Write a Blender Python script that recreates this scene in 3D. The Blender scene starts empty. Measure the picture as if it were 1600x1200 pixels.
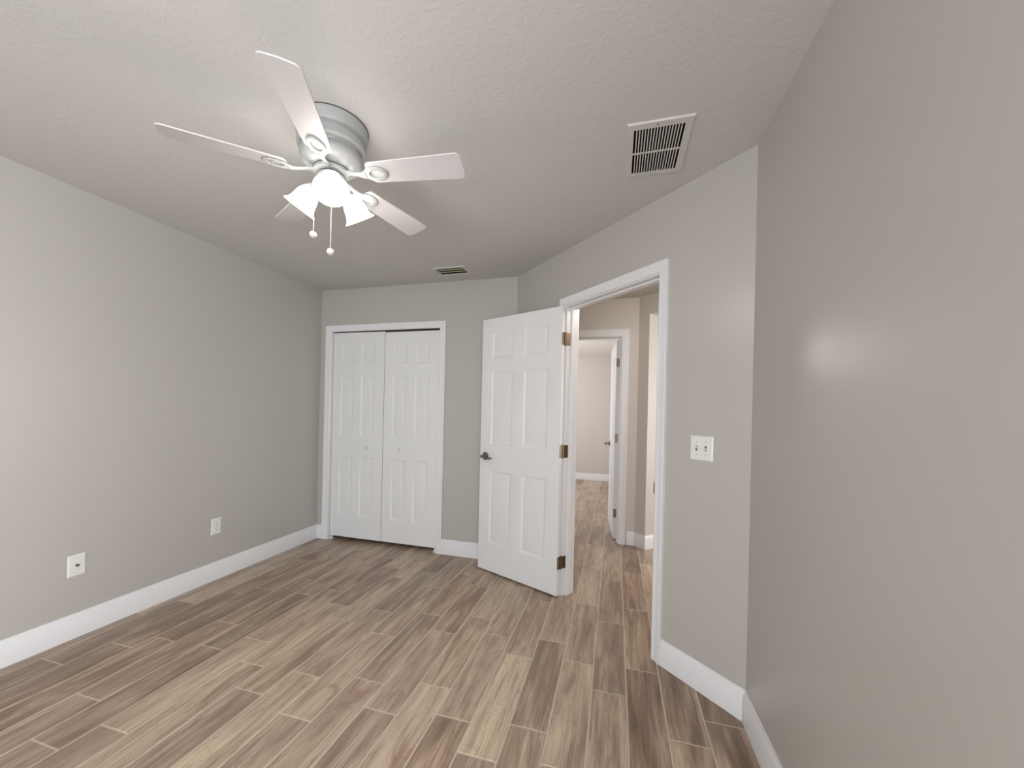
import bpy, bmesh, math, random
from mathutils import Vector, Matrix
C = bpy.context.scene.collection
S = bpy.context.scene
PI = math.pi
R = math.radians

# ------------------------------------------------------------------ camera
YAW, ROLL, F = 0.276, 0.0228, 620.4
CAM = Vector((2.8185, -3.285, 1.2851))
cd = bpy.data.cameras.new('camera'); cam = bpy.data.objects.new('camera', cd); C.objects.link(cam)
S.camera = cam
cam.location = CAM
rt = Vector((math.cos(YAW), math.sin(YAW), 0)); fw = Vector((-math.sin(YAW), math.cos(YAW), 0)); up = Vector((0, 0, 1))
r2 = rt*math.cos(ROLL)+up*math.sin(ROLL); u2 = -rt*math.sin(ROLL)+up*math.cos(ROLL)
cam.rotation_euler = Matrix((r2, u2, -fw)).transposed().to_euler()
cd.sensor_width = 36; cd.sensor_fit = 'HORIZONTAL'; cd.lens = F*36/1600
cd.shift_x = 13.7/1600; cd.shift_y = 43.4/1600
cd.clip_start = .05

# ------------------------------------------------------------------ light
S.view_settings.view_transform = 'Standard'; S.view_settings.look = 'None'
S.view_settings.gamma = 1; S.view_settings.use_curve_mapping = False
S.view_settings.exposure = 0.15
w = bpy.data.worlds.new('daylight'); S.world = w; w.use_nodes = True
w.node_tree.nodes['Background'].inputs[0].default_value = (.80, .88, 1, 1)
w.node_tree.nodes['Background'].inputs[1].default_value = 1.2

def area(name, loc, rot, sx, sy, power, col):
    l = bpy.data.lights.new(name, 'AREA'); l.shape = 'RECTANGLE'; l.size = sx; l.size_y = sy
    l.energy = power; l.color = col
    o = bpy.data.objects.new(name, l); C.objects.link(o); o.location = loc; o.rotation_euler = rot
    return o
area('window_daylight', (2.30, -5.20, 1.25), (R(90), 0, 0), 2.1, 1.8, 85, (.92, .96, 1))
area('side_window_fill', (3.62, -4.35, 1.25), (0, R(90), 0), 1.7, 1.3, 110, (.92, .96, 1))  # light of an unseen side window, added to favour the left wall
area('far_room_fill', (-.35, 2.9, 1.45), (0, R(-90), 0), 1.4, 2.0, 85, (.96, .97, 1))  # light of an unseen window, invented to brighten the far room
area('living_room_fill', (6.6, 1.4, 1.3), (0, R(90), 0), 1.9, 2.0, 80, (1, .95, .90))  # unseen light source, invented to brighten the hall

# ------------------------------------------------------------------ materials
def new_mat(name):
    m = bpy.data.materials.new(name); m.use_nodes = True
    nt = m.node_tree; return m, nt, nt.nodes['Principled BSDF']
def N(nt, t, **kw):
    n = nt.nodes.new(t)
    for k, v in kw.items():
        if k in n.inputs.keys(): n.inputs[k].default_value = v
        else: setattr(n, k, v)
    return n
def plain(name, col, rough=.5, metal=0, spec=.5, emit=0, bump=None, coat=0):
    m, nt, b = new_mat(name)
    b.inputs['Base Color'].default_value = (*col, 1); b.inputs['Roughness'].default_value = rough
    b.inputs['Metallic'].default_value = metal; b.inputs['Specular IOR Level'].default_value = spec
    if emit:
        b.inputs['Emission Color'].default_value = (1, .98, .97, 1); b.inputs['Emission Strength'].default_value = emit
    if bump:
        sc, st, dist = bump
        tc = N(nt, 'ShaderNodeTexCoord')
        n = N(nt, 'ShaderNodeTexNoise', Scale=sc, Detail=3.0, Roughness=.55)
        bp = N(nt, 'ShaderNodeBump', Strength=st, Distance=dist)
        nt.links.new(tc.outputs['Object'], n.inputs['Vector'])
        nt.links.new(n.outputs['Fac'], bp.inputs['Height'])
        nt.links.new(bp.outputs['Normal'], b.inputs['Normal'])
    return m
WALLC = (.462, .440, .408)
M = {}
M['wall'] = plain('wall_paint', WALLC, .30, spec=.5, bump=(120, .18, .0010))
M['hall_wall'] = plain('hall_wall_paint', (.60, .555, .515), .45, spec=.4, bump=(120, .25, .0012))
M['white'] = plain('white_trim_paint', (.74, .735, .74), .32, spec=.45)
M['door'] = plain('white_door_paint', (.735, .735, .73), .36, spec=.45, bump=(260, .06, .0006))
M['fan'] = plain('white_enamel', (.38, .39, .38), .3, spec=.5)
M['blade'] = plain('white_blade_laminate', (.60, .58, .575), .38, spec=.45)
M['plastic'] = plain('white_plastic', (.74, .73, .70), .3)
M['ivory'] = plain('ivory_pull', (.72, .68, .56), .4)
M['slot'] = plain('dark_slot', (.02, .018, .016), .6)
M['greyslot'] = plain('slot_shadow_grey', (.16, .155, .15), .6)
M['black'] = plain('duct_black', (.012, .011, .01), .8)
M['nickel'] = plain('satin_nickel', (.26, .24, .22), .22, metal=1)
M['bronze'] = plain('aged_bronze', (.20, .15, .10), .36, metal=1)
M['ventw'] = plain('vent_enamel', (.60, .58, .55), .4)
M['vent_olive'] = plain('vent_olive_enamel', (.66, .64, .44), .45)
M['duct_olive'] = plain('duct_inside', (.035, .033, .018), .7)
M['chain'] = plain('chain_metal', (.75, .73, .70), .35, metal=.6)

# textured ceiling (knockdown plaster)
m, nt, b = new_mat('ceiling_knockdown_texture'); M['ceiling'] = m
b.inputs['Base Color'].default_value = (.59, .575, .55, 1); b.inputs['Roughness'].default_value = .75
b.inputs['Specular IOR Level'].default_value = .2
tc = N(nt, 'ShaderNodeTexCoord')
n1 = N(nt, 'ShaderNodeTexNoise', Scale=26.0, Detail=3.0, Roughness=.5, Distortion=1.2)
cr = N(nt, 'ShaderNodeValToRGB'); cr.color_ramp.elements[0].position = .50; cr.color_ramp.elements[1].position = .58
n2 = N(nt, 'ShaderNodeTexNoise', Scale=110.0, Detail=2.0)
mx = N(nt, 'ShaderNodeMath', operation='MULTIPLY_ADD'); mx.inputs[1].default_value = .22
bp = N(nt, 'ShaderNodeBump', Strength=.18, Distance=.0022)
nt.links.new(tc.outputs['Object'], n1.inputs['Vector']); nt.links.new(tc.outputs['Object'], n2.inputs['Vector'])
nt.links.new(n1.outputs['Fac'], cr.inputs['Fac']); nt.links.new(n2.outputs['Fac'], mx.inputs[0]); nt.links.new(cr.outputs['Color'], mx.inputs[2])
nt.links.new(mx.outputs[0], bp.inputs['Height']); nt.links.new(bp.outputs['Normal'], b.inputs['Normal'])

# frosted glass of the fan's lamp shades: light passes through it
m, nt, b = new_mat('frosted_shade_glass'); M['shade'] = m
tr = N(nt, 'ShaderNodeBsdfTranslucent'); tr.inputs[0].default_value = (.95, .94, .93, 1)
tp = N(nt, 'ShaderNodeBsdfTransparent'); tp.inputs[0].default_value = (1, .97, .96, 1)
em = N(nt, 'ShaderNodeEmission', Strength=1.5); em.inputs[0].default_value = (1, .97, .96, 1)
mix = N(nt, 'ShaderNodeMixShader', Fac=.22); ad = N(nt, 'ShaderNodeAddShader')
nt.links.new(tr.outputs[0], mix.inputs[1]); nt.links.new(tp.outputs[0], mix.inputs[2])
nt.links.new(mix.outputs[0], ad.inputs[0]); nt.links.new(em.outputs[0], ad.inputs[1])
nt.links.new(ad.outputs[0], nt.nodes['Material Output'].inputs['Surface'])
M['bulb'] = plain('lit_bulb', (1, 1, 1), .3, emit=5)

# wood-look tile: every plank has its own tone and grain offset in a mesh attribute
m, nt, b = new_mat('wood_plank_tile'); M['plank'] = m
at = N(nt, 'ShaderNodeAttribute', attribute_name='plank')          # r = tone, g = warmth, b = seed
sp = N(nt, 'ShaderNodeSeparateColor'); nt.links.new(at.outputs['Color'], sp.inputs[0])
tc = N(nt, 'ShaderNodeTexCoord')
sd = N(nt, 'ShaderNodeMath', operation='MULTIPLY'); sd.inputs[1].default_value = 91.0
nt.links.new(sp.outputs['Blue'], sd.inputs[0])
cx = N(nt, 'ShaderNodeCombineXYZ'); nt.links.new(sd.outputs[0], cx.inputs['Z']); nt.links.new(sd.outputs[0], cx.inputs['X'])
av = N(nt, 'ShaderNodeVectorMath', operation='ADD')
nt.links.new(tc.outputs['Object'], av.inputs[0]); nt.links.new(cx.outputs[0], av.inputs[1])
def streak(scale, sx, sy, det, rough, dist=0.0):
    mp = N(nt, 'ShaderNodeMapping'); mp.inputs['Scale'].default_value = (sx, sy, 1)
    n = N(nt, 'ShaderNodeTexNoise', Scale=scale, Detail=det, Roughness=rough, Distortion=dist)
    nt.links.new(av.outputs[0], mp.inputs['Vector']); nt.links.new(mp.outputs[0], n.inputs['Vector'])
    return n.outputs['Fac']
def ramp(src, a, bb, c0=(0, 0, 0, 1), c1=(1, 1, 1, 1)):
    r = N(nt, 'ShaderNodeValToRGB'); r.color_ramp.elements[0].position = a; r.color_ramp.elements[1].position = bb
    r.color_ramp.elements[0].color = c0; r.color_ramp.elements[1].color = c1
    nt.links.new(src, r.inputs['Fac']); return r.outputs['Color']
def mixc(fac, a, bb, mode='MIX'):
    x = N(nt, 'ShaderNodeMix', data_type='RGBA', blend_type=mode)
    for s, v in ((x.inputs[0], fac), (x.inputs[6], a), (x.inputs[7], bb)):
        if isinstance(v, (int, float, tuple)): s.default_value = v
        else: nt.links.new(v, s)
    return x.outputs[2]
broad = streak(1.0, 13, 1.7, 3, .55, .9)
mid = streak(1.0, 40, 3.4, 4, .6, .8)
fine = streak(1.0, 170, 4, 3, .6, .6)
blot = streak(1.0, 9, 5, 3, .6, 1.5)
# tone: plank tone + broad streaks
t1 = N(nt, 'ShaderNodeMath', operation='MULTIPLY_ADD'); t1.inputs[1].default_value = 1.35; t1.inputs[2].default_value = -.675
nt.links.new(broad, t1.inputs[0])
t2 = N(nt, 'ShaderNodeMath', operation='ADD'); nt.links.new(t1.outputs[0], t2.inputs[0]); nt.links.new(sp.outputs['Red'], t2.inputs[1])
t3 = N(nt, 'ShaderNodeMath', operation='MULTIPLY_ADD'); t3.inputs[1].default_value = 1.05
nt.links.new(mid, t3.inputs[0]); 
t4 = N(nt, 'ShaderNodeMath', operation='SUBTRACT'); t4.inputs[1].default_value = .535
nt.links.new(t2.outputs[0], t3.inputs[2]); nt.links.new(t3.outputs[0], t4.inputs[0])
base = N(nt, 'ShaderNodeValToRGB'); e = base.color_ramp.elements
e[0].position = .0; e[0].color = (.165, .106, .072, 1); e[1].position = 1; e[1].color = (.67, .53, .37, 1)
for pos, col in ((.3, (.295, .20, .14, 1)), (.55, (.44, .322, .232, 1)), (.78, (.56, .435, .315, 1))):
    q = e.new(pos); q.color = col
nt.links.new(t4.outputs[0], base.inputs['Fac'])
grey = mixc(.42, base.outputs['Color'], (.31, .27, .23, 1))
cool = mixc(sp.outputs['Green'], grey, base.outputs['Color'])
red = mixc(ramp(blot, .57, .70, (0, 0, 0, 1), (.5, .5, .5, 1)), cool, (.30, .165, .11, 1))
col = mixc(ramp(fine, .26, .50, (.7, .7, .7, 1), (0, 0, 0, 1)), red, (.15, .105, .077, 1))
knot = streak(1.0, 30, 11, 2, .5, 2.2)
col = mixc(ramp(knot, .68, .76, (0, 0, 0, 1), (.6, .6, .6, 1)), col, (.16, .10, .07, 1))
nt.links.new(col, b.inputs['Base Color'])
rr = N(nt, 'ShaderNodeMapRange'); rr.inputs['To Min'].default_value = .24; rr.inputs['To Max'].default_value = .40
nt.links.new(fine, rr.inputs['Value']); nt.links.new(rr.outputs[0], b.inputs['Roughness'])
b.inputs['Specular IOR Level'].default_value = .5
bp = N(nt, 'ShaderNodeBump', Strength=.16, Distance=.001); nt.links.new(fine, bp.inputs['Height']); nt.links.new(bp.outputs['Normal'], b.inputs['Normal'])
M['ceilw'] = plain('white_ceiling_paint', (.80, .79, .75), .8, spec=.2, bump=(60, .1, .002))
M['grout'] = plain('tile_grout', (.58, .49, .40), .7)

# ------------------------------------------------------------------ mesh helpers
def bm_new(): return bmesh.new()
def box(bm, x0, x1, y0, y1, z0, z1, mx=None, mi=0):
    v = [bm.verts.new((x, y, z)) for z in (z0, z1) for y in (y0, y1) for x in (x0, x1)]
    if mx is not None:
        for q in v: q.co = mx @ q.co
    for f in ((0, 2, 3, 1), (4, 5, 7, 6), (0, 1, 5, 4), (2, 6, 7, 3), (0, 4, 6, 2), (1, 3, 7, 5)):
        fc = bm.faces.new([v[i] for i in f]); fc.material_index = mi
    return v
def prism(bm, pts, z0, z1):
    n = len(pts)
    a = [bm.verts.new((x, y, z0)) for x, y in pts]; t = [bm.verts.new((x, y, z1)) for x, y in pts]
    bm.faces.new(a[::-1]); bm.faces.new(t)
    for i in range(n): bm.faces.new((a[i], a[(i+1) % n], t[(i+1) % n], t[i]))
def lathe(bm, prof, seg=32, mx=None, smooth=True, cap=True):
    rings = []
    for r, z in prof:
        if r < 1e-6: rings.append([bm.verts.new((0, 0, z))])
        else: rings.append([bm.verts.new((r*math.cos(2*PI*i/seg), r*math.sin(2*PI*i/seg), z)) for i in range(seg)])
    fs = []
    for a, c in zip(rings, rings[1:]):
        for i in range(seg):
            j = (i+1) % seg
            if len(a) == 1 and len(c) == 1: continue
            if len(a) == 1: fs.append(bm.faces.new((a[0], c[i], c[j])))
            elif len(c) == 1: fs.append(bm.faces.new((a[i], a[j], c[0])))
            else: fs.append(bm.faces.new((a[i], a[j], c[j], c[i])))
    if cap:
        if len(rings[0]) > 1: bm.faces.new(rings[0])
        if len(rings[-1]) > 1: bm.faces.new(rings[-1])
    for f in fs: f.smooth = smooth
    if mx is not None:
        for rg in rings:
            for v in rg: v.co = mx @ v.co
def tube(bm, pts, rad, seg=12, flat=1.0, mx=None):
    pts = [Vector(p) for p in pts]; rads = rad if isinstance(rad, (list, tuple)) else [rad]*len(pts)
    rings = []
    for i, p in enumerate(pts):
        d = (pts[min(i+1, len(pts)-1)]-pts[max(i-1, 0)]).normalized()
        ref = Vector((0, 0, 1)) if abs(d.z) < .9 else Vector((1, 0, 0))
        s = d.cross(ref).normalized(); t = s.cross(d)
        rings.append([bm.verts.new(p+(s*math.cos(2*PI*k/seg)+t*math.sin(2*PI*k/seg)*flat)*rads[i]) for k in range(seg)])
    for a, c in zip(rings, rings[1:]):
        for i in range(seg):
            f = bm.faces.new((a[i], a[(i+1) % seg], c[(i+1) % seg], c[i])); f.smooth = True
    bm.faces.new(rings[0]); bm.faces.new(rings[-1])
    if mx is not None:
        for rg in rings:
            for v in rg: v.co = mx @ v.co
def mesh(name, bm, mats, parent=None, bevel=0, seg=2, fixn=True):
    if fixn: bmesh.ops.recalc_face_normals(bm, faces=bm.faces)
    me = bpy.data.meshes.new(name); bm.to_mesh(me); bm.free(); me.set_sharp_from_angle(angle=R(32))
    for q in (mats if isinstance(mats, (list, tuple)) else [mats]): me.materials.append(q)
    o = bpy.data.objects.new(name, me); C.objects.link(o)
    if parent: o.parent = parent
    if bevel:
        bv = o.modifiers.new('bevel', 'BEVEL'); bv.width = bevel; bv.segments = seg; bv.limit_method = 'ANGLE'; bv.angle_limit = R(40)
    return o
def tag(o, label, cat, group=None, kind=None):
    o['label'] = label; o['category'] = cat
    if group: o['group'] = group
    if kind: o['kind'] = kind
    return o
def struct(o, label, cat): return tag(o, label, cat, kind='structure')
def empty(name, loc, rz=0):
    o = bpy.data.objects.new(name, None); C.objects.link(o); o.location = loc; o.rotation_euler = (0, 0, rz); o.empty_display_size = .05
    return o

# ------------------------------------------------------------------ room constants
H = 2.44; TH = .11
XA = 1.991                       # where the back wall meets the angled wall
SR = 1.955                       # length of the angled wall
XR = XA+SR*math.sqrt(.5); YR = -SR*math.sqrt(.5)
YB = -5.0                        # wall behind the camera
# frame of the angled wall: local x = s along it, local y = behind it (hall side), z up
MA = Matrix.Translation((XA, 0, 0)) @ Matrix.Rotation(-PI/4, 4, 'Z')
def aw(s, off, z=0): return MA @ Vector((s, -off, z))      # off > 0 : into the bedroom
# frame of hall wall B (faces the bedroom door)
YH = .835
MB = Matrix.Translation((3.022, YH, 0)) @ Matrix.Rotation(-PI/4, 4, 'Z')

# ------------------------------------------------------------------ floor
rows = {-1: -.9, 0: -1.996, 1: -1.80, 2: -1.69, 3: -1.46, 4: -1.67, 5: -1.545, 6: -1.714, 7: -1.867, 8: -1.695, 9: -1.93, 10: -1.643,
        11: -1.15, 12: -1.583, 13: -1.738, 14: -1.24, 15: -1.696, 16: -1.198, 17: -1.382, 18: -1.168, 19: -1.58, 20: -1.43}
tones = {(17, -1): (.80, .9), (17, 0): (.40, .25), (16, -1): (.72, .75), (16, 0): (.42, .7), (15, 0): (.38, .5), (15, -1): (.45, .9),
         (14, -1): (.86, .85), (14, 0): (.45, .5), (14, 1): (.35, .6), (13, 0): (.58, .45), (13, -1): (.40, .95), (12, -1): (.80, .6), (12, 0): (.62, .9), (11, 0): (.35, .9),
         (18, -1): (.35, 1), (18, 0): (.40, .9), (19, 0): (.22, .95), (19, -1): (.50, 1), (20, -1): (.20, .95), (20, 0): (.15, .9),
         (11, -1): (.60, .3), (10, -1): (.66, .4), (10, 0): (.55, .3), (9, -1): (.55, .3), (9, 0): (.70, .6), (8, -1): (.75, .7), (8, 0): (.55, .5),
         (17, 1): (.45, .5), (16, 1): (.80, .35), (16, 2): (.55, .3), (17, 2): (.5, .9), (18, 1): (.4, 1), (18, 2): (.12, .7), (15, 1): (.6, .6),
         (0, 0): (.18, .6), (1, 0): (.25, .8), (2, 0): (.2, .6), (0, -1): (.12, .6), (1, -1): (.2, .8), (3, 0): (.4, .8), (3, -1): (.5, .9), (4, 0): (.3, .4),
         (2, -1): (.38, .9), (4, -1): (.36, .5), (5, 0): (.6, .8), (5, -1): (.7, .7), (6, -1): (.72, .6), (6, 0): (.7, .8), (7, -1): (.45, .3), (7, 0): (.62, .7)}
random.seed(7)
bm = bm_new(); ly = bm.loops.layers.float_color.new('plank')
PW, PL, X00 = .156, .645, .086
def plank(x0, x1, y0, y1, c):
    g = .0023; zt = .0; bz = -.0025; e = .0022
    if x1-x0 < .01 or y1-y0 < .01: return
    o = [(x0+g, y0+g), (x1-g, y0+g), (x1-g, y1-g), (x0+g, y1-g)]
    i = [(x0+g+e, y0+g+e), (x1-g-e, y0+g+e), (x1-g-e, y1-g-e), (x0+g+e, y1-g-e)]
    vo = [bm.verts.new((*p, bz)) for p in o]; vi = [bm.verts.new((*p, zt)) for p in i]
    fs = [bm.faces.new(vi)]+[bm.faces.new((vo[k], vo[(k+1) % 4], vi[(k+1) % 4], vi[k])) for k in range(4)]
    for f in fs:
        for l in f.loops: l[ly] = c
FX0, FX1, FY0, FY1 = -.12, 6.5, -5.12, 4.75
k = -2
while X00+PW*k < FX1:
    x0 = X00+PW*(k-1)+PW; x1 = x0+PW
    y = rows.get(k, random.uniform(-1.9, -1.3))
    n = int((y-FY0)/PL)+1
    for j in range(-n, 14):
        y0 = y+j*PL; y1 = y0+PL
        t, wm = tones.get((k, j), (min(1, max(0, random.gauss(.50, .17))), random.random()))
        t = .5+(t-.5)*.72; wm = .3+.7*wm
        plank(max(x0, FX0), min(x1, FX1), max(y0, FY0), min(y1, FY1), (t, wm, random.random(), 1))
    k += 1
g = [bm.verts.new(p) for p in ((FX0, FY0, -.0016), (FX1, FY0, -.0016), (FX1, FY1, -.0016), (FX0, FY1, -.0016))]
f = bm.faces.new(g); f.material_index = 1
box(bm, FX0, FX1, FY0, FY1, -.08, -.003, mi=1)
struct(mesh('floor', bm, [M['plank'], M['grout']], fixn=True), 'brown and grey wood-look plank tile floor with pale grout', 'floor')

# ------------------------------------------------------------------ ceiling
YH0 = .945
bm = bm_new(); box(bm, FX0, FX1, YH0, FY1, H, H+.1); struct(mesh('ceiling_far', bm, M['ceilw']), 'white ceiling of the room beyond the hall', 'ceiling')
bm = bm_new()
# the return and supply ducts open through the ceiling, so it is built in strips around them
RV = (2.865, 3.058, -1.602, -1.296)       # return vent throat
SV = (1.375, 1.616, -.325, -.185)         # supply vent throat
xs = sorted({FX0, SV[0], SV[1], RV[0], RV[1], FX1}); ys = sorted({FY0, RV[2], RV[3], SV[2], SV[3], YH0})
for a, c in zip(xs, xs[1:]):
    for d, q in zip(ys, ys[1:]):
        if any(abs(a-v[0]) < 1e-6 and abs(c-v[1]) < 1e-6 and abs(d-v[2]) < 1e-6 and abs(q-v[3]) < 1e-6 for v in (RV, SV)): continue
        box(bm, a, c, d, q, H, H+.1)
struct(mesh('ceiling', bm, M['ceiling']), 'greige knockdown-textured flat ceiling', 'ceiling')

# ------------------------------------------------------------------ walls
def wall(name, label, boxes, mat='wall', mx=None):
    bm = bm_new()
    for q in boxes: box(bm, *q, mx=mx)
    return struct(mesh(name, bm, M[mat]), label, 'wall')
wall('wall_left', 'long plain grey wall on the left with two outlets', [(-TH, 0, YB-TH, .946, 0, H)])
CX0, CX1, CZ = .118, 1.290, 2.040         # closet rough opening (jamb outside)
wall('wall_back', 'grey wall around the white bifold closet', [(0, CX0, 0, TH, 0, H), (CX1, XA+.015, 0, TH, 0, H), (CX0, CX1, 0, TH, CZ, H)])
S0, S1, SZ = .668, 1.478, 2.048           # bedroom door rough opening
wall('wall_angled', 'grey angled wall around the open doorway', [(0, S0, 0, TH, 0, H), (S1, SR+.045, 0, TH, 0, H), (S0, S1, 0, TH, SZ, H)], mx=MA)
wall('wall_right', 'plain grey wall on the right beside the camera', [(XR, XR+TH, YB-TH, -4.90, 0, H), (XR, XR+TH, -3.80, YR, 0, H), (XR, XR+TH, -4.90, -3.80, 0, .45), (XR, XR+TH, -4.90, -3.80, 2.05, H)])
# wall behind the camera with its window
WX0, WX1, WZ0, WZ1 = 1.35, 3.25, .45, 2.05
wall('wall_rear', 'grey wall behind the camera holding the window', [(0, WX0, YB-TH, YB, 0, H), (WX1, XR, YB-TH, YB, 0, H), (WX0, WX1, YB-TH, YB, 0, WZ0), (WX0, WX1, YB-TH, YB, WZ1, H)])
def window(name, label, x0, x1, z0, z1, mx):
    bm = bm_new()
    for q in ((x0, x0+.045, z0, z1), (x1-.045, x1, z0, z1), (x0+.045, x1-.045, z0, z0+.045), (x0+.045, x1-.045, z1-.045, z1), (x0+.045, x1-.045, (z0+z1)/2-.02, (z0+z1)/2+.02)):
        box(bm, q[0], q[1], -.03, .03, q[2], q[3], mx=mx)
    o = struct(mesh(name, bm, M['white'], bevel=.003), label, 'window'); return o
window('window_1', 'white framed window behind the camera', WX0, WX1, WZ0, WZ1, Matrix.Translation((0, YB-.06, 0)))

window('window_3', 'added, unseen white framed window in the right wall behind the camera', -4.90, -3.80, .45, 2.05, Matrix.Translation((XR+.05, 0, 0)) @ Matrix.Rotation(R(90), 4, 'Z'))

# closet interior and hall
wall('wall_closet_side', 'side wall inside the closet', [(1.45, 1.55, TH, YH, 0, H)])
DX0, DX1, DZ = 2.070, 2.873, 2.075        # far room door rough opening
wall('wall_hall', 'hall wall around the second doorway', [(0, DX0, YH, YH+TH, 0, H), (DX1, 3.022, YH, YH+TH, 0, H), (DX0, DX1, YH, YH+TH, DZ, H)], 'hall_wall')
bm = bm_new()
box(bm, 0, .128, 0, .13, 0, H, mx=MB); box(bm, 1.03, 1.6, 0, .13, 0, H, mx=MB); box(bm, .128, 1.03, 0, .13, 2.255, H, mx=MB)
struct(mesh('wall_hall_angled', bm, M['hall_wall']), 'angled hall wall with an open passage', 'wall')
wall('wall_far', 'beige wall of the room beyond the hall', [(-.12, 6.4, 4.58, 4.69, 0, H)], 'hall_wall')
window('window_2', 'invented, unseen white framed window of the room beyond the hall', 2.0, 3.8, .85, 2.1, Matrix.Translation((-.06, 0, 0)) @ Matrix.Rotation(R(90), 4, 'Z'))
wall('wall_far_left', 'left wall of the room beyond the hall', [(-.12, 0, .946, 2.0, 0, H), (-.12, 0, 3.8, 4.58, 0, H), (-.12, 0, 2.0, 3.8, 0, .85), (-.12, 0, 2.0, 3.8, 2.1, H)], 'hall_wall')
wall('wall_far_right', 'right wall of the room beyond the hall', [(3.10, 3.20, YH+TH, 4.58, 0, H)], 'hall_wall')
wall('wall_living_south', 'near wall of the living room', [(XR+TH, 6.4, YR-.15, YR-.04, 0, H)], 'hall_wall')
wall('wall_living_east', 'east wall of the living room', [(6.4, 6.5, YR-.15, .3, 0, H), (6.4, 6.5, 2.5, 4.69, 0, H), (6.4, 6.5, .3, 2.5, 0, .2), (6.4, 6.5, .3, 2.5, 2.2, H)], 'hall_wall')

# ------------------------------------------------------------------ baseboards
BP = [(0, 0), (.015, 0), (.015, .098), (.0125, .103), (.0125, .108), (.009, .116), (.006, .124), (.005, .132), (0, .132)]
def base(name, label, p0, p1, m0=0, m1=0):
    """profile swept from p0 to p1, room side to the left of travel; m0/m1 shear the ends for mitres"""
    a, c = Vector(p0), Vector(p1); d = (c-a).normalized(); n = Vector((-d.y, d.x))
    bm = bm_new()
    r0 = [bm.verts.new((*(a+n*t+d*t*m0), z)) for t, z in BP]; r1 = [bm.verts.new((*(c+n*t+d*t*m1), z)) for t, z in BP]
    k = len(BP)
    for i in range(k): bm.faces.new((r0[i], r0[(i+1) % k], r1[(i+1) % k], r1[i]))
    bm.faces.new(r0); bm.faces.new(r1[::-1])
    return struct(mesh(name, bm, M['white']), label, 'baseboard')
def A2(s, off=0): v = aw(s, off); return (v.x, v.y)
T8 = math.tan(R(22.5))
base('baseboard_left', 'white baseboard along the left wall', (0, 0), (0, YB), 1, -1)
base('baseboard_back_left', 'tiny white baseboard piece left of the closet', (.066, 0), (0, 0), 0, -1)
base('baseboard_back', 'white baseboard between the closet and the open door', (XA, 0), (1.309, 0), T8, 0)
base('baseboard_angled_left', 'white baseboard behind the open door', A2(.614), A2(0), 0, -T8)
base('baseboard_angled', 'white baseboard on the angled wall right of the doorway', A2(SR), A2(1.530), T8, 0)
base('baseboard_right', 'white baseboard along the right wall', (XR, YB), (XR, YR), 1, -T8)
base('baseboard_rear', 'white baseboard under the window behind the camera', (0, YB), (XR, YB), 1, -1)
base('baseboard_hall', 'short white baseboard right of the far doorway', (3.022, YH), (2.950, YH), T8, 0)
def B2(s, off=0): v = MB @ Vector((s, -off, 0)); return (v.x, v.y)
base('baseboard_hall_angled', 'short white baseboard on the angled hall wall', B2(.128), B2(0), -1, -T8)
base('baseboard_hall_return', 'white baseboard turning into the passage', B2(.128, -.13), B2(.128, 0), 0, 1)
base('baseboard_far', 'white baseboard of the room beyond the hall', (3.10, 4.58), (0, 4.58), 1, -1)
base('baseboard_far_right', 'white baseboard behind the far open door', (3.10, YH+TH), (3.10, 4.58), 0, -1)

# ------------------------------------------------------------------ casings and jambs
CP = [(0, 0), (0, .009), (.004, .012), (.010, .012), (.016, .0105), (.030, .013), (.044, .016), (.052, .018), (.057, .0165), (.057, 0)]
def casing(bm, x0, x1, zt, mx, w=.057, back=False):
    """U of casing around an opening whose casing inner edges are x0, x1, zt. local -y is the viewer side"""
    prof = [(a*w/.057, h) for a, h in CP]
    path = [((x0, 0), (-1, 0)), ((x0, zt), (-1, 1)), ((x1, zt), (1, 1)), ((x1, 0), (1, 0))]
    rings = []
    for (px, pz), (dx, dz) in path:
        rings.append([bm.verts.new(mx @ Vector((px+dx*a, h if back else -h, pz+dz*a))) for a, h in prof])
    k = len(prof)
    for r0, r1 in zip(rings, rings[1:]):
        for i in range(k): bm.faces.new((r0[i], r0[(i+1) % k], r1[(i+1) % k], r1[i]))
    bm.faces.new(rings[0]); bm.faces.new(rings[-1][::-1])
def jamb(bm, x0, x1, zt, mx, t=.018, depth=TH, stop=None):
    box(bm, x0-t, x0, 0, depth, 0, zt+t, mx=mx); box(bm, x1, x1+t, 0, depth, 0, zt+t, mx=mx); box(bm, x0, x1, 0, depth, zt, zt+t, mx=mx)
    if stop:
        a, c = stop
        box(bm, x0, x0+.011, a, c, 0, zt, mx=mx); box(bm, x1-.011, x1, a, c, 0, zt, mx=mx); box(bm, x0+.011, x1-.011, a, c, zt-.011, zt, mx=mx)
JS0, JS1, JZ = .684, 1.462, 2.033          # bedroom door jamb faces
t1 = bm_new(); casing(t1, JS0-.010, JS1+.010, JZ+.007, MA); 
o = struct(mesh('trim_1', t1, M['white'], bevel=0), 'white casing and jamb around the bedroom doorway', 'door frame')
bm = bm_new(); jamb(bm, JS0, JS1, JZ, MA, t=.015, stop=(.040, .075)); mesh('jamb', bm, M['white'], o, bevel=.0015)
bm = bm_new(); casing(bm, JS0-.010, JS1+.010, JZ+.007, MA @ Matrix.Translation((0, TH, 0)), back=True); mesh('hall_side_casing', bm, M['white'], o)
bm = bm_new(); box(bm, JS1-.0026, JS1-.0004, -.004, .032, .872, .930, mx=MA); q = mesh('strike_plate', bm, M['bronze'], o, bevel=.0008); q['label'] = 'small dark strike plate'
t2 = bm_new(); casing(t2, .126, 1.282, 2.028, Matrix.Identity(4), w=.060)
o2 = struct(mesh('trim_2', t2, M['white']), 'white casing around the closet opening', 'door frame')
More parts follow.
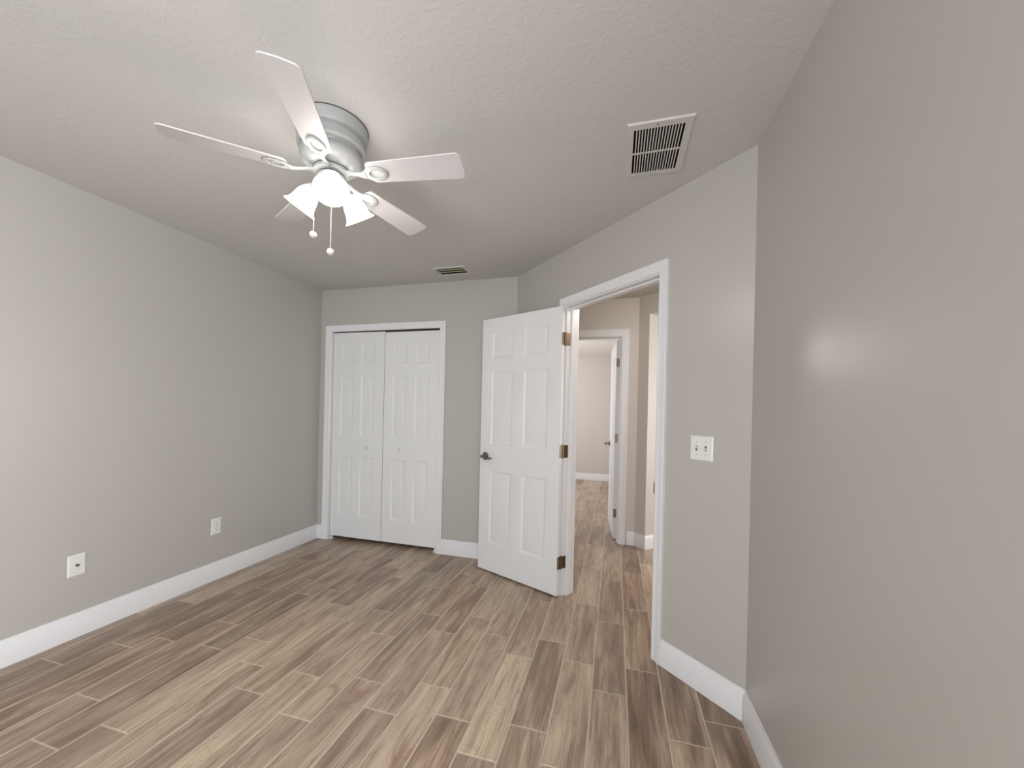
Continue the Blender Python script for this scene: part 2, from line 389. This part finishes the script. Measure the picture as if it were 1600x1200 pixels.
bm = bm_new(); jamb(bm, .130, 1.278, 2.030, Matrix.Identity(4), t=.010); mesh('jamb', bm, M['white'], o2)
bm = bm_new(); box(bm, .132, 1.276, .024, .050, 2.017, 2.030); q = mesh('door_track', bm, M['slot'], o2); q['label'] = 'dark door track'
for x0 in (.131, 1.243):
    bm = bm_new(); box(bm, x0, x0+.034, .010, .052, 0, .004); box(bm, x0+.012, x0+.026, .022, .038, .004, .028)
    box(bm, (x0 if x0 < .5 else x0+.031), (x0+.003 if x0 < .5 else x0+.034), .010, .052, .004, .022); mesh('floor_bracket', bm, M['white'], o2)
MD = Matrix.Translation((0, YH, 0))
t3 = bm_new(); casing(t3, DX0+.010, DX1-.010+.002, DZ-.012, MD, w=.070)
o3 = struct(mesh('trim_3', t3, M['white']), 'white casing around the far doorway in the hall', 'door frame')
bm = bm_new(); jamb(bm, DX0+.015, DX1-.015, DZ-.016, MD, t=.014, stop=(.035, .070)); mesh('jamb', bm, M['white'], o3, bevel=.0015)
bm = bm_new(); casing(bm, DX0+.010, DX1-.008, DZ-.012, MD @ Matrix.Translation((0, TH, 0)), w=.07, back=True); mesh('far_side_casing', bm, M['white'], o3)

# ------------------------------------------------------------------ six-panel doors
ROWS = [(.238, .812), (1.022, 1.600), (1.713, 1.912)]
def leaf_mesh(bm, x0, x1, z0, z1, th, cols, rows, both=True):
    """slab between x0..x1, front at y=0 facing -y, back at y=th; moulded raised panels"""
    prof = [(0, 0), (.006, .0045), (.014, .0070), (.020, .0070), (.034, .0025), (.038, .0020)]
    def face(y, sg):
        xs = [x0]+[v for c in cols for v in c]+[x1]; zs = [z0]+[v for r in rows for v in r]+[z1]
        V = {}
        for i, x in enumerate(xs):
            for j, z in enumerate(zs): V[i, j] = bm.verts.new((x, y, z))
        for i in range(len(xs)-1):
            for j in range(len(zs)-1):
                q = [V[i, j], V[i+1, j], V[i+1, j+1], V[i, j+1]]
                if i % 2 == 1 and j % 2 == 1:
                    a, c, d, e = xs[i], xs[i+1], zs[j], zs[j+1]; prev = q
                    for ins, dep in prof[1:]:
                        ring = [bm.verts.new((xx, y+sg*dep, zz)) for xx, zz in ((a+ins, d+ins), (c-ins, d+ins), (c-ins, e-ins), (a+ins, e-ins))]
                        for t in range(4): bm.faces.new((prev[t], prev[(t+1) % 4], ring[(t+1) % 4], ring[t]))
                        prev = ring
                    bm.faces.new(prev)
                else: bm.faces.new(q)
        nx, nz = len(xs)-1, len(zs)-1
        return [V[i, 0] for i in range(nx+1)]+[V[nx, j] for j in range(1, nz+1)]+[V[i, nz] for i in range(nx-1, -1, -1)]+[V[0, j] for j in range(nz-1, 0, -1)]
    a = face(0, 1); c = face(th, -1); n = len(a)
    for i in range(n): bm.faces.new((a[i], a[(i+1) % n], c[(i+1) % n], c[i]))

def lever(parent, x, z, y, side, direc):
    """lever handle: rose on the face y, standing out along side*(y), lever along direc*(x)"""
    mx = Matrix.Translation((x, y, z)) @ Matrix.Rotation(R(90)*(1 if side < 0 else -1), 4, 'X')
    bm = bm_new(); lathe(bm, [(0, .0), (.031, 0), (.033, .003), (.031, .008), (.022, .012), (.013, .015), (.0115, .034), (0, .034)], 28, mx)
    h = mesh('door_handle', bm, M['nickel'], parent); h['label'] = 'satin nickel lever handle'
    bm = bm_new()
    tube(bm, [(x, y+side*.030, z), (x, y+side*.050, z), (x+direc*.010, y+side*.058, z), (x+direc*.045, y+side*.058, z-.004), (x+direc*.085, y+side*.055, z-.010), (x+direc*.108, y+side*.048, z-.006)], [.011, .0115, .011, .0095, .0085, .007], 12, flat=1.0)
    mesh('lever', bm, M['nickel'], h)

def hinge_set(parent_leaf, frame, pin_local, zs, jamb_mx):
    pass

# bedroom door, opened back past the wall
pin = aw(.6855, .009)
free = Vector((1.762, -.150, 0)); 
# direction of the open leaf: from pin to free edge
OPEN = math.atan2(free.y-(-.4735), free.x-2.459)
d1 = empty('door_1', (pin.x, pin.y, 0)); 
struct(d1, 'white six-panel door standing open left of the doorway', 'door')
# local frame of the leaf: +x from the pin along the leaf, front (seen) face toward the room
d1.rotation_euler = (0, 0, OPEN+PI)    # local -x points along leaf so that -y is the room side
bm = bm_new()
LW = .762
leaf_mesh(bm, -LW-.003, -.003, .012, 2.030, .035, [(-LW-.003+.112, -LW-.003+.326), (-.329, -.115)], ROWS)
lf = mesh('leaf', bm, M['door'], d1, bevel=.0012); lf.location = (0, -.040, 0)
lever(d1, -LW+.058, .925, -.040, -1, 1)
lever(d1, -LW+.058, .925, -.005, 1, 1)
for z in (1.805, 1.016, .237):
    # leaf-side plate, barrel and jamb-side plate
    bm = bm_new(); box(bm, -.0045, -.0020, -.040, -.006, z-.044, z+.044)
    h = mesh('hinge', bm, M['bronze'], d1, bevel=.0012); h['label'] = 'bronze hinge'
    bm = bm_new(); lathe(bm, [(0, z-.049), (.004, z-.048), (.0062, z-.045), (.0062, z+.045), (.004, z+.048), (0, z+.051)], 14); mesh('hinge_barrel', bm, M['bronze'], h)
    bm = bm_new(); box(bm, JS0+.0002, JS0+.0022, -.002, .034, z-.044, z+.044, mx=d1.matrix_basis.inverted() @ MA)
    mesh('jamb_plate', bm, M['bronze'], h, bevel=.0012)

# closet bifold doors
for nm, xa, xb, lab, hole in (('door_2', .134, .7025, 'left white panelled closet bifold door with round knob', 1), ('door_3', .7085, 1.275, 'right white panelled closet bifold door with round knob', 0)):
    d = empty(nm, (xa, .022, 0)); struct(d, lab, 'door')
    wd = xb-xa; hw = wd/2; zb, zt = (.034, 2.020) if hole else (.034, 2.012)
    c1 = (.090, .234); c2 = (wd-.105-.144, wd-.105)
    for i, (a, c, col) in enumerate(((0, hw-.0002, c1), (hw+.0002, wd, c2))):
        bm = bm_new(); leaf_mesh(bm, a, c, zb, zt, .030, [col], ROWS); mesh('bifold_leaf', bm, M['door'], d)
    kx = (c2[0]+c2[1])/2 if hole else (c1[0]+c1[1])/2
    bm = bm_new(); lathe(bm, [(0, 0), (.009, 0), (.0075, .010), (.010, .016), (.0165, .022), (.0175, .028), (.013, .033), (0, .035)], 24, Matrix.Translation((kx, 0, .912)) @ Matrix.Rotation(R(90), 4, 'X'))
    mesh('knob', bm, M['plastic'], d)

# far room door, opened into the far room
d4 = empty('door_4', (DX1-.017, YH+TH+.006, 0)); struct(d4, 'white panelled door open inside the far room', 'door')
d4.rotation_euler = (0, 0, R(-85.5))     # closed leaf runs along local -x
bm = bm_new()
leaf_mesh(bm, -.765, -.003, .012, 2.045, .035, [(-.653, -.439), (-.329, -.115)], ROWS)
lf = mesh('leaf', bm, M['door'], d4, bevel=.0012); lf.location = (0, -.042, 0)
lever(d4, -.765+.060, .935, -.042, -1, 1); lever(d4, -.765+.060, .935, -.007, 1, 1)
for z in (1.815, 1.040, .270):
    bm = bm_new(); box(bm, -.0042, -.0018, -.040, -.005, z-.044, z+.044)
    h = mesh('hinge', bm, M['bronze'], d4, bevel=.001); h['label'] = 'dark bronze hinge'
    bm = bm_new(); lathe(bm, [(0, z-.048), (.006, z-.045), (.006, z+.045), (0, z+.05)], 12); mesh('hinge_barrel', bm, M['bronze'], h)

# ------------------------------------------------------------------ switch, outlet, cable plate
def plate(bm, w, h, t=.006):
    ins = .005
    o = [(-w/2, -h/2), (w/2, -h/2), (w/2, h/2), (-w/2, h/2)]; i = [(x-math.copysign(ins, x), z-math.copysign(ins, z)) for x, z in o]
    vo = [bm.verts.new((x, 0, z)) for x, z in o]; vm = [bm.verts.new((x, -t*.45, z)) for x, z in o]; vi = [bm.verts.new((x, -t, z)) for x, z in i]
    bm.faces.new(vo); bm.faces.new(vi)
    for a, c in ((vo, vm), (vm, vi)):
        for k in range(4): bm.faces.new((a[k], a[(k+1) % 4], c[(k+1) % 4], c[k]))
def screw(parent, x, z, t=.006):
    bm = bm_new(); lathe(bm, [(0, 0), (.0034, 0), (.0034, .0006), (.0024, .0012), (0, .0013)], 12, Matrix.Translation((x, -t, z)) @ Matrix.Rotation(R(90), 4, 'X')); 
    q = mesh('screw', bm, M['ventw'], parent); 
    bm = bm_new(); box(bm, x-.0022, x+.0022, -t-.0015, -t-.0012, z-.0004, z+.0004); mesh('screw_slot', bm, M['greyslot'], q)
sw = empty('light_switch', aw(1.7295, .0005, 1.134), -PI/4)
tag(sw, 'white double toggle light switch plate right of the doorway', 'light switch')
bm = bm_new(); plate(bm, .116, .116); mesh('cover_plate', bm, M['plastic'], sw)
for x, upd in ((-.023, 1), (.023, -1)):
    bm = bm_new(); box(bm, x-.0052, x+.0052, -.0062, -.0058, -.0125, .0125); s = mesh('toggle_slot', bm, M['greyslot'], sw)
    bm = bm_new(); box(bm, x-.0038, x+.0038, -.0185, -.004, -.0045, .0045, mx=Matrix.Rotation(R(-24*upd), 4, 'X')); mesh('toggle', bm, M['plastic'], sw, bevel=.0012)
    screw(sw, x, .030); screw(sw, x, -.030)
ol = empty('power_outlet', (.0005, -1.039, .394), R(90)); ol.rotation_euler = (0, 0, R(90))
tag(ol, 'white duplex power outlet low on the left wall nearer the closet', 'outlet')
bm = bm_new(); plate(bm, .074, .117); mesh('cover_plate', bm, M['plastic'], ol)
for z in (.020, -.020):
    bm = bm_new(); lathe(bm, [(0, 0), (.0172, 0), (.0172, .0018), (.0165, .0024), (0, .0024)], 28, Matrix.Translation((0, -.006, z)) @ Matrix.Rotation(R(90), 4, 'X') @ Matrix.Diagonal((1, .82, 1, 1)), smooth=False)
    s = mesh('socket', bm, M['plastic'], ol)
    for x, hh in ((-.0065, .0045), (.0065, .0036)):
        bm = bm_new(); box(bm, x-.0011, x+.0011, -.0088, -.0083, z+.003-hh, z+.003+hh); mesh('slot', bm, M['slot'], s)
    bm = bm_new(); lathe(bm, [(0, 0), (.0026, 0), (.0026, .0004), (0, .0004)], 12, Matrix.Translation((0, -.0084, z-.0085)) @ Matrix.Rotation(R(90), 4, 'X')); mesh('ground_hole', bm, M['slot'], s)
screw(ol, 0, 0)
cp = empty('cable_plate', (.0005, -1.827, .394), R(90)); cp.rotation_euler = (0, 0, R(90))
tag(cp, 'white cable jack plate low on the left wall farther from the closet', 'wall plate')
bm = bm_new(); plate(bm, .076, .117); mesh('cover_plate', bm, M['plastic'], cp)
mx = Matrix.Translation((0, -.006, 0)) @ Matrix.Rotation(R(90), 4, 'X')
bm = bm_new(); lathe(bm, [(0, 0), (.0075, 0), (.0075, .003), (.0048, .003), (.0048, .012), (0, .012)], 18, mx, smooth=False); mesh('jack', bm, M['nickel'], cp)
screw(cp, 0, .042); screw(cp, 0, -.042)

# ------------------------------------------------------------------ ceiling vents
vx0, vx1, vy0, vy1 = 2.838, 3.090, -1.638, -1.268
rv = empty('return_air_vent', ((vx0+vx1)/2, (vy0+vy1)/2, H)); tag(rv, 'large white louvered return air grille on the ceiling right of the fan', 'air vent')
hx, hy = (vx1-vx0)/2, (vy1-vy0)/2
tx0, tx1, ty0, ty1 = RV[0]-rv.location.x, RV[1]-rv.location.x, RV[2]-rv.location.y, RV[3]-rv.location.y
def ringframe(bm, hx, hy, t, b, zt=0, zl=-.007, e=.004):
    tx0, tx1, ty0, ty1 = t
    o = [(-hx, -hy), (hx, -hy), (hx, hy), (-hx, hy)]; i = [(tx0, ty0), (tx1, ty0), (tx1, ty1), (tx0, ty1)]
    o2 = [(x-math.copysign(e, x), y-math.copysign(e, y)) for x, y in o]
    L = [[bm.verts.new((x, y, z)) for x, y in pts] for pts, z in ((o, zt), (o, zt-.002), (o2, zl), (i, zl), (i, b))]
    for a, c in zip(L, L[1:]):
        for k in range(4): bm.faces.new((a[k], a[(k+1) % 4], c[(k+1) % 4], c[k]))
bm = bm_new(); ringframe(bm, hx, hy, (tx0, tx1, ty0, ty1), .03); mesh('frame', bm, M['ventw'], rv)
bm = bm_new(); box(bm, tx0-.006, tx1+.006, ty0-.006, ty1+.006, .10, .13)
for q in ((tx0-.006, tx0, ty0, ty1), (tx1, tx1+.006, ty0, ty1), (tx0, tx1, ty0-.006, ty0), (tx0, tx1, ty1, ty1+.006)): box(bm, *q, .03, .12)
q = mesh('duct', bm, M['black'], rv); q['label'] = 'black duct interior'
NS = 17
for i in range(NS-1):
    x = tx0+(tx1-tx0)*(i+1)/NS
    bm = bm_new(); box(bm, -.0024, .0024, ty0, ty1, -.0065, -.0048, mx=Matrix.Translation((x, 0, 0)) @ Matrix.Rotation(R(0), 4, 'Y')); mesh('slat', bm, M['ventw'], rv)
bm = bm_new(); box(bm, tx0, tx1, -.0050+.004, .0050+.004, -.0072, -.0056); mesh('crossbar', bm, M['ventw'], rv)
for y in (-hy+.018, hy-.018):
    bm = bm_new(); lathe(bm, [(0, -.0093), (.003, -.009), (.0042, -.007), (.0042, -.0065), (0, -.0065)], 12, Matrix.Translation((-.01, y, 0))); mesh('screw', bm, M['greyslot'], rv)

sx0, sx1, sy0, sy1 = 1.352, 1.640, -.345, -.160
sv = empty('supply_air_vent', ((sx0+sx1)/2, (sy0+sy1)/2, H)); tag(sv, 'small ceiling air register with tan blades near the closet', 'air vent')
hx, hy = (sx1-sx0)/2, (sy1-sy0)/2; ox, oy = sv.location.x, sv.location.y
t = (SV[0]-ox, SV[1]-ox, SV[2]-oy, SV[3]-oy)
bm = bm_new(); ringframe(bm, hx, hy, t, .03, zl=-.008, e=.008); mesh('frame', bm, M['ventw'], sv)
bm = bm_new(); box(bm, t[0]-.006, t[1]+.006, t[2]-.006, t[3]+.006, .10, .13)
for q in ((t[0]-.006, t[0], t[2], t[3]), (t[1], t[1]+.006, t[2], t[3]), (t[0], t[1], t[2]-.006, t[2]), (t[0], t[1], t[3], t[3]+.006)): box(bm, *q, .03, .12)
mesh('duct', bm, M['duct_olive'], sv)
for i in range(2):
    y = t[2]+(t[3]-t[2])*(i+1.0)/3
    bm = bm_new(); box(bm, t[0]+.004, t[1]-.004, -.0085, .0085, -.0012, .0012, mx=Matrix.Translation((0, y, -.0015)) @ Matrix.Rotation(R(6), 4, 'X')); q = mesh('louver', bm, M['vent_olive'], sv); q['label'] = 'olive tan louver'

# ------------------------------------------------------------------ ceiling fan
FC = Vector((1.667, -1.905, 0)); fan = empty('ceiling_fan', (FC.x, FC.y, H)); tag(fan, 'white five-blade ceiling fan with three lit glass shades', 'ceiling fan')
zz = lambda z: z-H
bm = bm_new(); lathe(bm, [(0, 0), (.139, 0), (.1405, -.003), (.1405, -.007), (.1385, -.009), (.1375, -.038), (.134, -.048), (.125, -.052), (.121, -.056), (.122, -.062),
                          (.131, -.068), (.134, -.078), (.133, -.092), (.126, -.100), (.115, -.103), (.113, -.109), (.119, -.116), (.122, -.126), (.120, -.140), (.110, -.155), (.088, -.168), (.070, -.172), (0, -.172)], 64)
mesh('motor_housing', bm, M['fan'], fan)
bm = bm_new(); lathe(bm, [(0, 0), (.1425, 0), (.1425, -.0022), (0, -.0022)], 64, smooth=False); q = mesh('rim_shadow', bm, M['slot'], fan); q['label'] = 'painted seam shadow against the ceiling'  # dark ring painted in for the shadow line where the canopy meets the ceiling
bm = bm_new(); lathe(bm, [(0, -.170), (.064, -.170), (.064, -.176), (.0, -.176)], 48, smooth=False); q = mesh('rotor_gap', bm, M['slot'], fan); q['label'] = 'dark gap under the motor'
bm = bm_new(); lathe(bm, [(0, -.176), (.068, -.176), (.071, -.180), (.071, -.190), (.066, -.194), (0, -.194)], 48); mesh('rotor', bm, M['fan'], fan)
bm = bm_new(); lathe(bm, [(0, -.194), (.048, -.194), (.048, -.199), (.0, -.199)], 40, smooth=False); mesh('fitter_gap', bm, M['slot'], fan)
bm = bm_new(); lathe(bm, [(0, -.199), (.052, -.199), (.055, -.203), (.055, -.245), (.050, -.256), (.030, -.266), (.012, -.270), (0, -.272)], 40); mesh('light_kit_body', bm, M['fan'], fan)
# blades
BZ = -.198; NB = 5; A0 = -65.2; PITCH = R(-12); R0, R1 = .160, .560
def blade_bm():
    bm = bm_new(); out = []
    n = 10
    def hw(r): return .050+.013*(r-R0)/(R1-R0)
    pts = []
    rc = .022
    # lower edge root -> tip, rounded tip, back to the root, rounded root
    for r in (R0+.018, .25, .35, .45, R1-rc-.004): pts.append((r, -hw(r)))
    for k in range(1, 7): a = -PI/2+PI/2*k/6; pts.append((R1-rc-.002+rc*math.cos(a), -hw(R1)+rc+rc*math.sin(a)))
    pts.append((R1+.001, 0))
    for k in range(0, 7): a = PI/2*k/6; pts.append((R1-rc-.002+rc*math.cos(a), hw(R1)-rc+rc*math.sin(a)))
    for r in (.45, .35, .25, R0+.018): pts.append((r, hw(r)))
    for k in range(1, 6): a = PI/2+PI*k/6; pts.append((R0+.018+.018*math.cos(a), hw(R0)*math.sin(a)))
    a = [bm.verts.new((x, y, 0)) for x, y in pts]; b = [bm.verts.new((x, y, .006)) for x, y in pts]
    bm.faces.new(a); bm.faces.new(b[::-1])
    for i in range(len(pts)): j = (i+1) % len(pts); bm.faces.new((a[i], a[j], b[j], b[i]))
    return bm
def iron_bm():
    """blade iron: arm from the rotor opening into an oval plate with an oval hole, under the blade"""
    bm = bm_new(); seg = 28; z0, z1 = -.008, -.001
    cx, ax, ay = .196, .050, .036; hx_, hy_ = .030, .019
    ro = [(cx+ax*math.cos(2*PI*k/seg), ay*math.sin(2*PI*k/seg)) for k in range(seg)]
    ri = [(cx+.004+hx_*math.cos(2*PI*k/seg), hy_*math.sin(2*PI*k/seg)) for k in range(seg)]
    L = [[bm.verts.new((x, y, z)) for x, y in p] for p, z in ((ro, z1), (ro, z0+.002), ([(cx+(x-cx)*.95, y*.95) for x, y in ro], z0), (ri, z0), (ri, z1))]
    L.append(L[0])
    for a, c in zip(L, L[1:]):
        for k in range(seg): bm.faces.new((a[k], a[(k+1) % seg], c[(k+1) % seg], c[k]))
    return bm
def arm_bm():
    bm = bm_new()
    st = [(.052, .016, .012), (.085, .012, .010), (.112, .0095, .003), (.135, .013, -.003), (.155, .021, -.0045)]
    prev = None
    for x, hw, z in st:
        r = [bm.verts.new((x, y, zc)) for y, zc in ((-hw, z), (hw, z), (hw*.85, z-.006), (-hw*.85, z-.006))]
        if prev:
            for k in range(4): bm.faces.new((prev[k], prev[(k+1) % 4], r[(k+1) % 4], r[k]))
        else: bm.faces.new(r)
        prev = r
    bm.faces.new(prev[::-1]); return bm
blade_me = iron_me = arm_me = None
for i in range(NB):
    ang = R(A0+72*i)
    rot = Matrix.Rotation(ang, 4, 'Z') @ Matrix.Translation((0, 0, BZ)) @ Matrix.Rotation(PITCH, 4, 'X')
    if blade_me is None:
        bl = mesh('blade', blade_bm(), M['blade'], fan, bevel=.002); ir = mesh('blade_iron', iron_bm(), M['fan'], bl, bevel=.0012); ar = mesh('iron_arm', arm_bm(), M['fan'], ir, bevel=.0015)
        blade_me = bl
    else:
        bl = blade_me.copy(); C.objects.link(bl); i2 = ir.copy(); C.objects.link(i2); i2.parent = bl; a2 = ar.copy(); C.objects.link(a2); a2.parent = i2
    bl.matrix_basis = rot
# shades: three bell glasses
SHADE = [(r*.89, z*.93) for r, z in [(.0175, 0), (.022, -.002), (.030, -.012), (.040, -.026), (.0465, -.044), (.0500, -.064), (.0535, -.082), (.060, -.097), (.071, -.108), (.0725, -.1095)]]
TILT = R(35)
for i in range(3):
    az = R(-50+120*i)
    base_m = Matrix.Rotation(az, 4, 'Z')
    bm = bm_new(); tube(bm, [(.046, 0, -.226), (.062, 0, -.226), (.074, 0, -.232), (.080, 0, -.242)], .010, 14, mx=base_m)
    hold = base_m @ Matrix.Translation((.076, 0, -.236)) @ Matrix.Rotation(-TILT, 4, 'Y')
    lathe(bm, [(0, .008), (.016, .006), (.021, .0), (.0225, -.014), (.019, -.016), (0, -.016)], 24, hold)
    arm = mesh('lamp_arm', bm, M['fan'], fan)
    gm = hold @ Matrix.Translation((0, 0, -.008))
    bm = bm_new()
    out = [(r, z) for r, z in SHADE]
    lathe(bm, out, 40, gm, cap=False)
    sh = mesh('lamp_shade', bm, M['shade'], fan, fixn=True); sh['label'] = 'glowing frosted glass bell shade'
    so = sh.modifiers.new('s', 'SOLIDIFY'); so.thickness = .0022
    bm = bm_new(); lathe(bm, [(0, -.012), (.012, -.014), (.013, -.030), (.020, -.048), (.026, -.062), (.024, -.078), (.014, -.088), (0, -.091)], 20, gm)
    mesh('bulb', bm, M['bulb'], fan)
    l = bpy.data.lights.new('bulb_light', 'POINT'); l.energy = 3.0; l.shadow_soft_size = .03; l.color = (1, .93, .88)
    lo = bpy.data.objects.new('bulb_light', l); C.objects.link(lo)
    lo.location = fan.location + (gm @ Vector((0, 0, -.098)))
# pull chains
for (px, py, zt, zb, nm) in ((.004, -.002, -.262, -.500, 'front'), (-.058, -.030, -.236, -.435, 'rear')):
    bm = bm_new(); 
    if nm == 'rear': tube(bm, [(-.040, -.021, -.232), (-.054, -.028, -.232), (px, py, -.240), (px, py, zb)], .0011, 6)
    else: tube(bm, [(px, py, -.254), (px, py, zb)], .0011, 6)
    ch = mesh('pull_chain', bm, M['chain'], fan)
    bm = bm_new(); lathe(bm, [(0, zb+.004), (.004, zb+.002), (.012, zb-.003), (.015, zb-.010), (.013, zb-.018), (.006, zb-.024), (0, zb-.025)], 18, Matrix.Translation((px, py, 0))); mesh('pull_knob', bm, M['ivory'], ch)

# unseen ceiling lamps, added to light the hall and the right wall's bright spot
def unseen_dome(x, y, label, power, drop, soft, col):
    hl = empty('unseen_ceiling_light', (x, y, H)); tag(hl, label, 'ceiling light')
    bm = bm_new(); lathe(bm, [(0, 0), (.150, 0), (.155, -.006), (.155, -.020), (.145, -.026), (0, -.026)], 40); mesh('base', bm, M['fan'], hl)
    bm = bm_new(); lathe(bm, [(.142, -.026), (.138, -.045), (.118, -.070), (.080, -.090), (.035, -.100), (0, -.102)], 40, cap=False); mesh('glass_dome', bm, M['shade'], hl)
    l = bpy.data.lights.new('unseen_bulb_light', 'POINT'); l.energy = power; l.shadow_soft_size = soft; l.color = col
    lo = bpy.data.objects.new('unseen_bulb_light', l); C.objects.link(lo); lo.location = (x, y, H-drop)
unseen_dome(3.42, -.46, 'added, unseen white glass dome ceiling light in the hall behind the angled wall', 13, .22, .10, (1, .90, .80))
unseen_dome(1.35, 3.0, 'added, unseen dome light standing in for a fan lamp of the room beyond the hall', 16, .27, .17, (1, .93, .92))
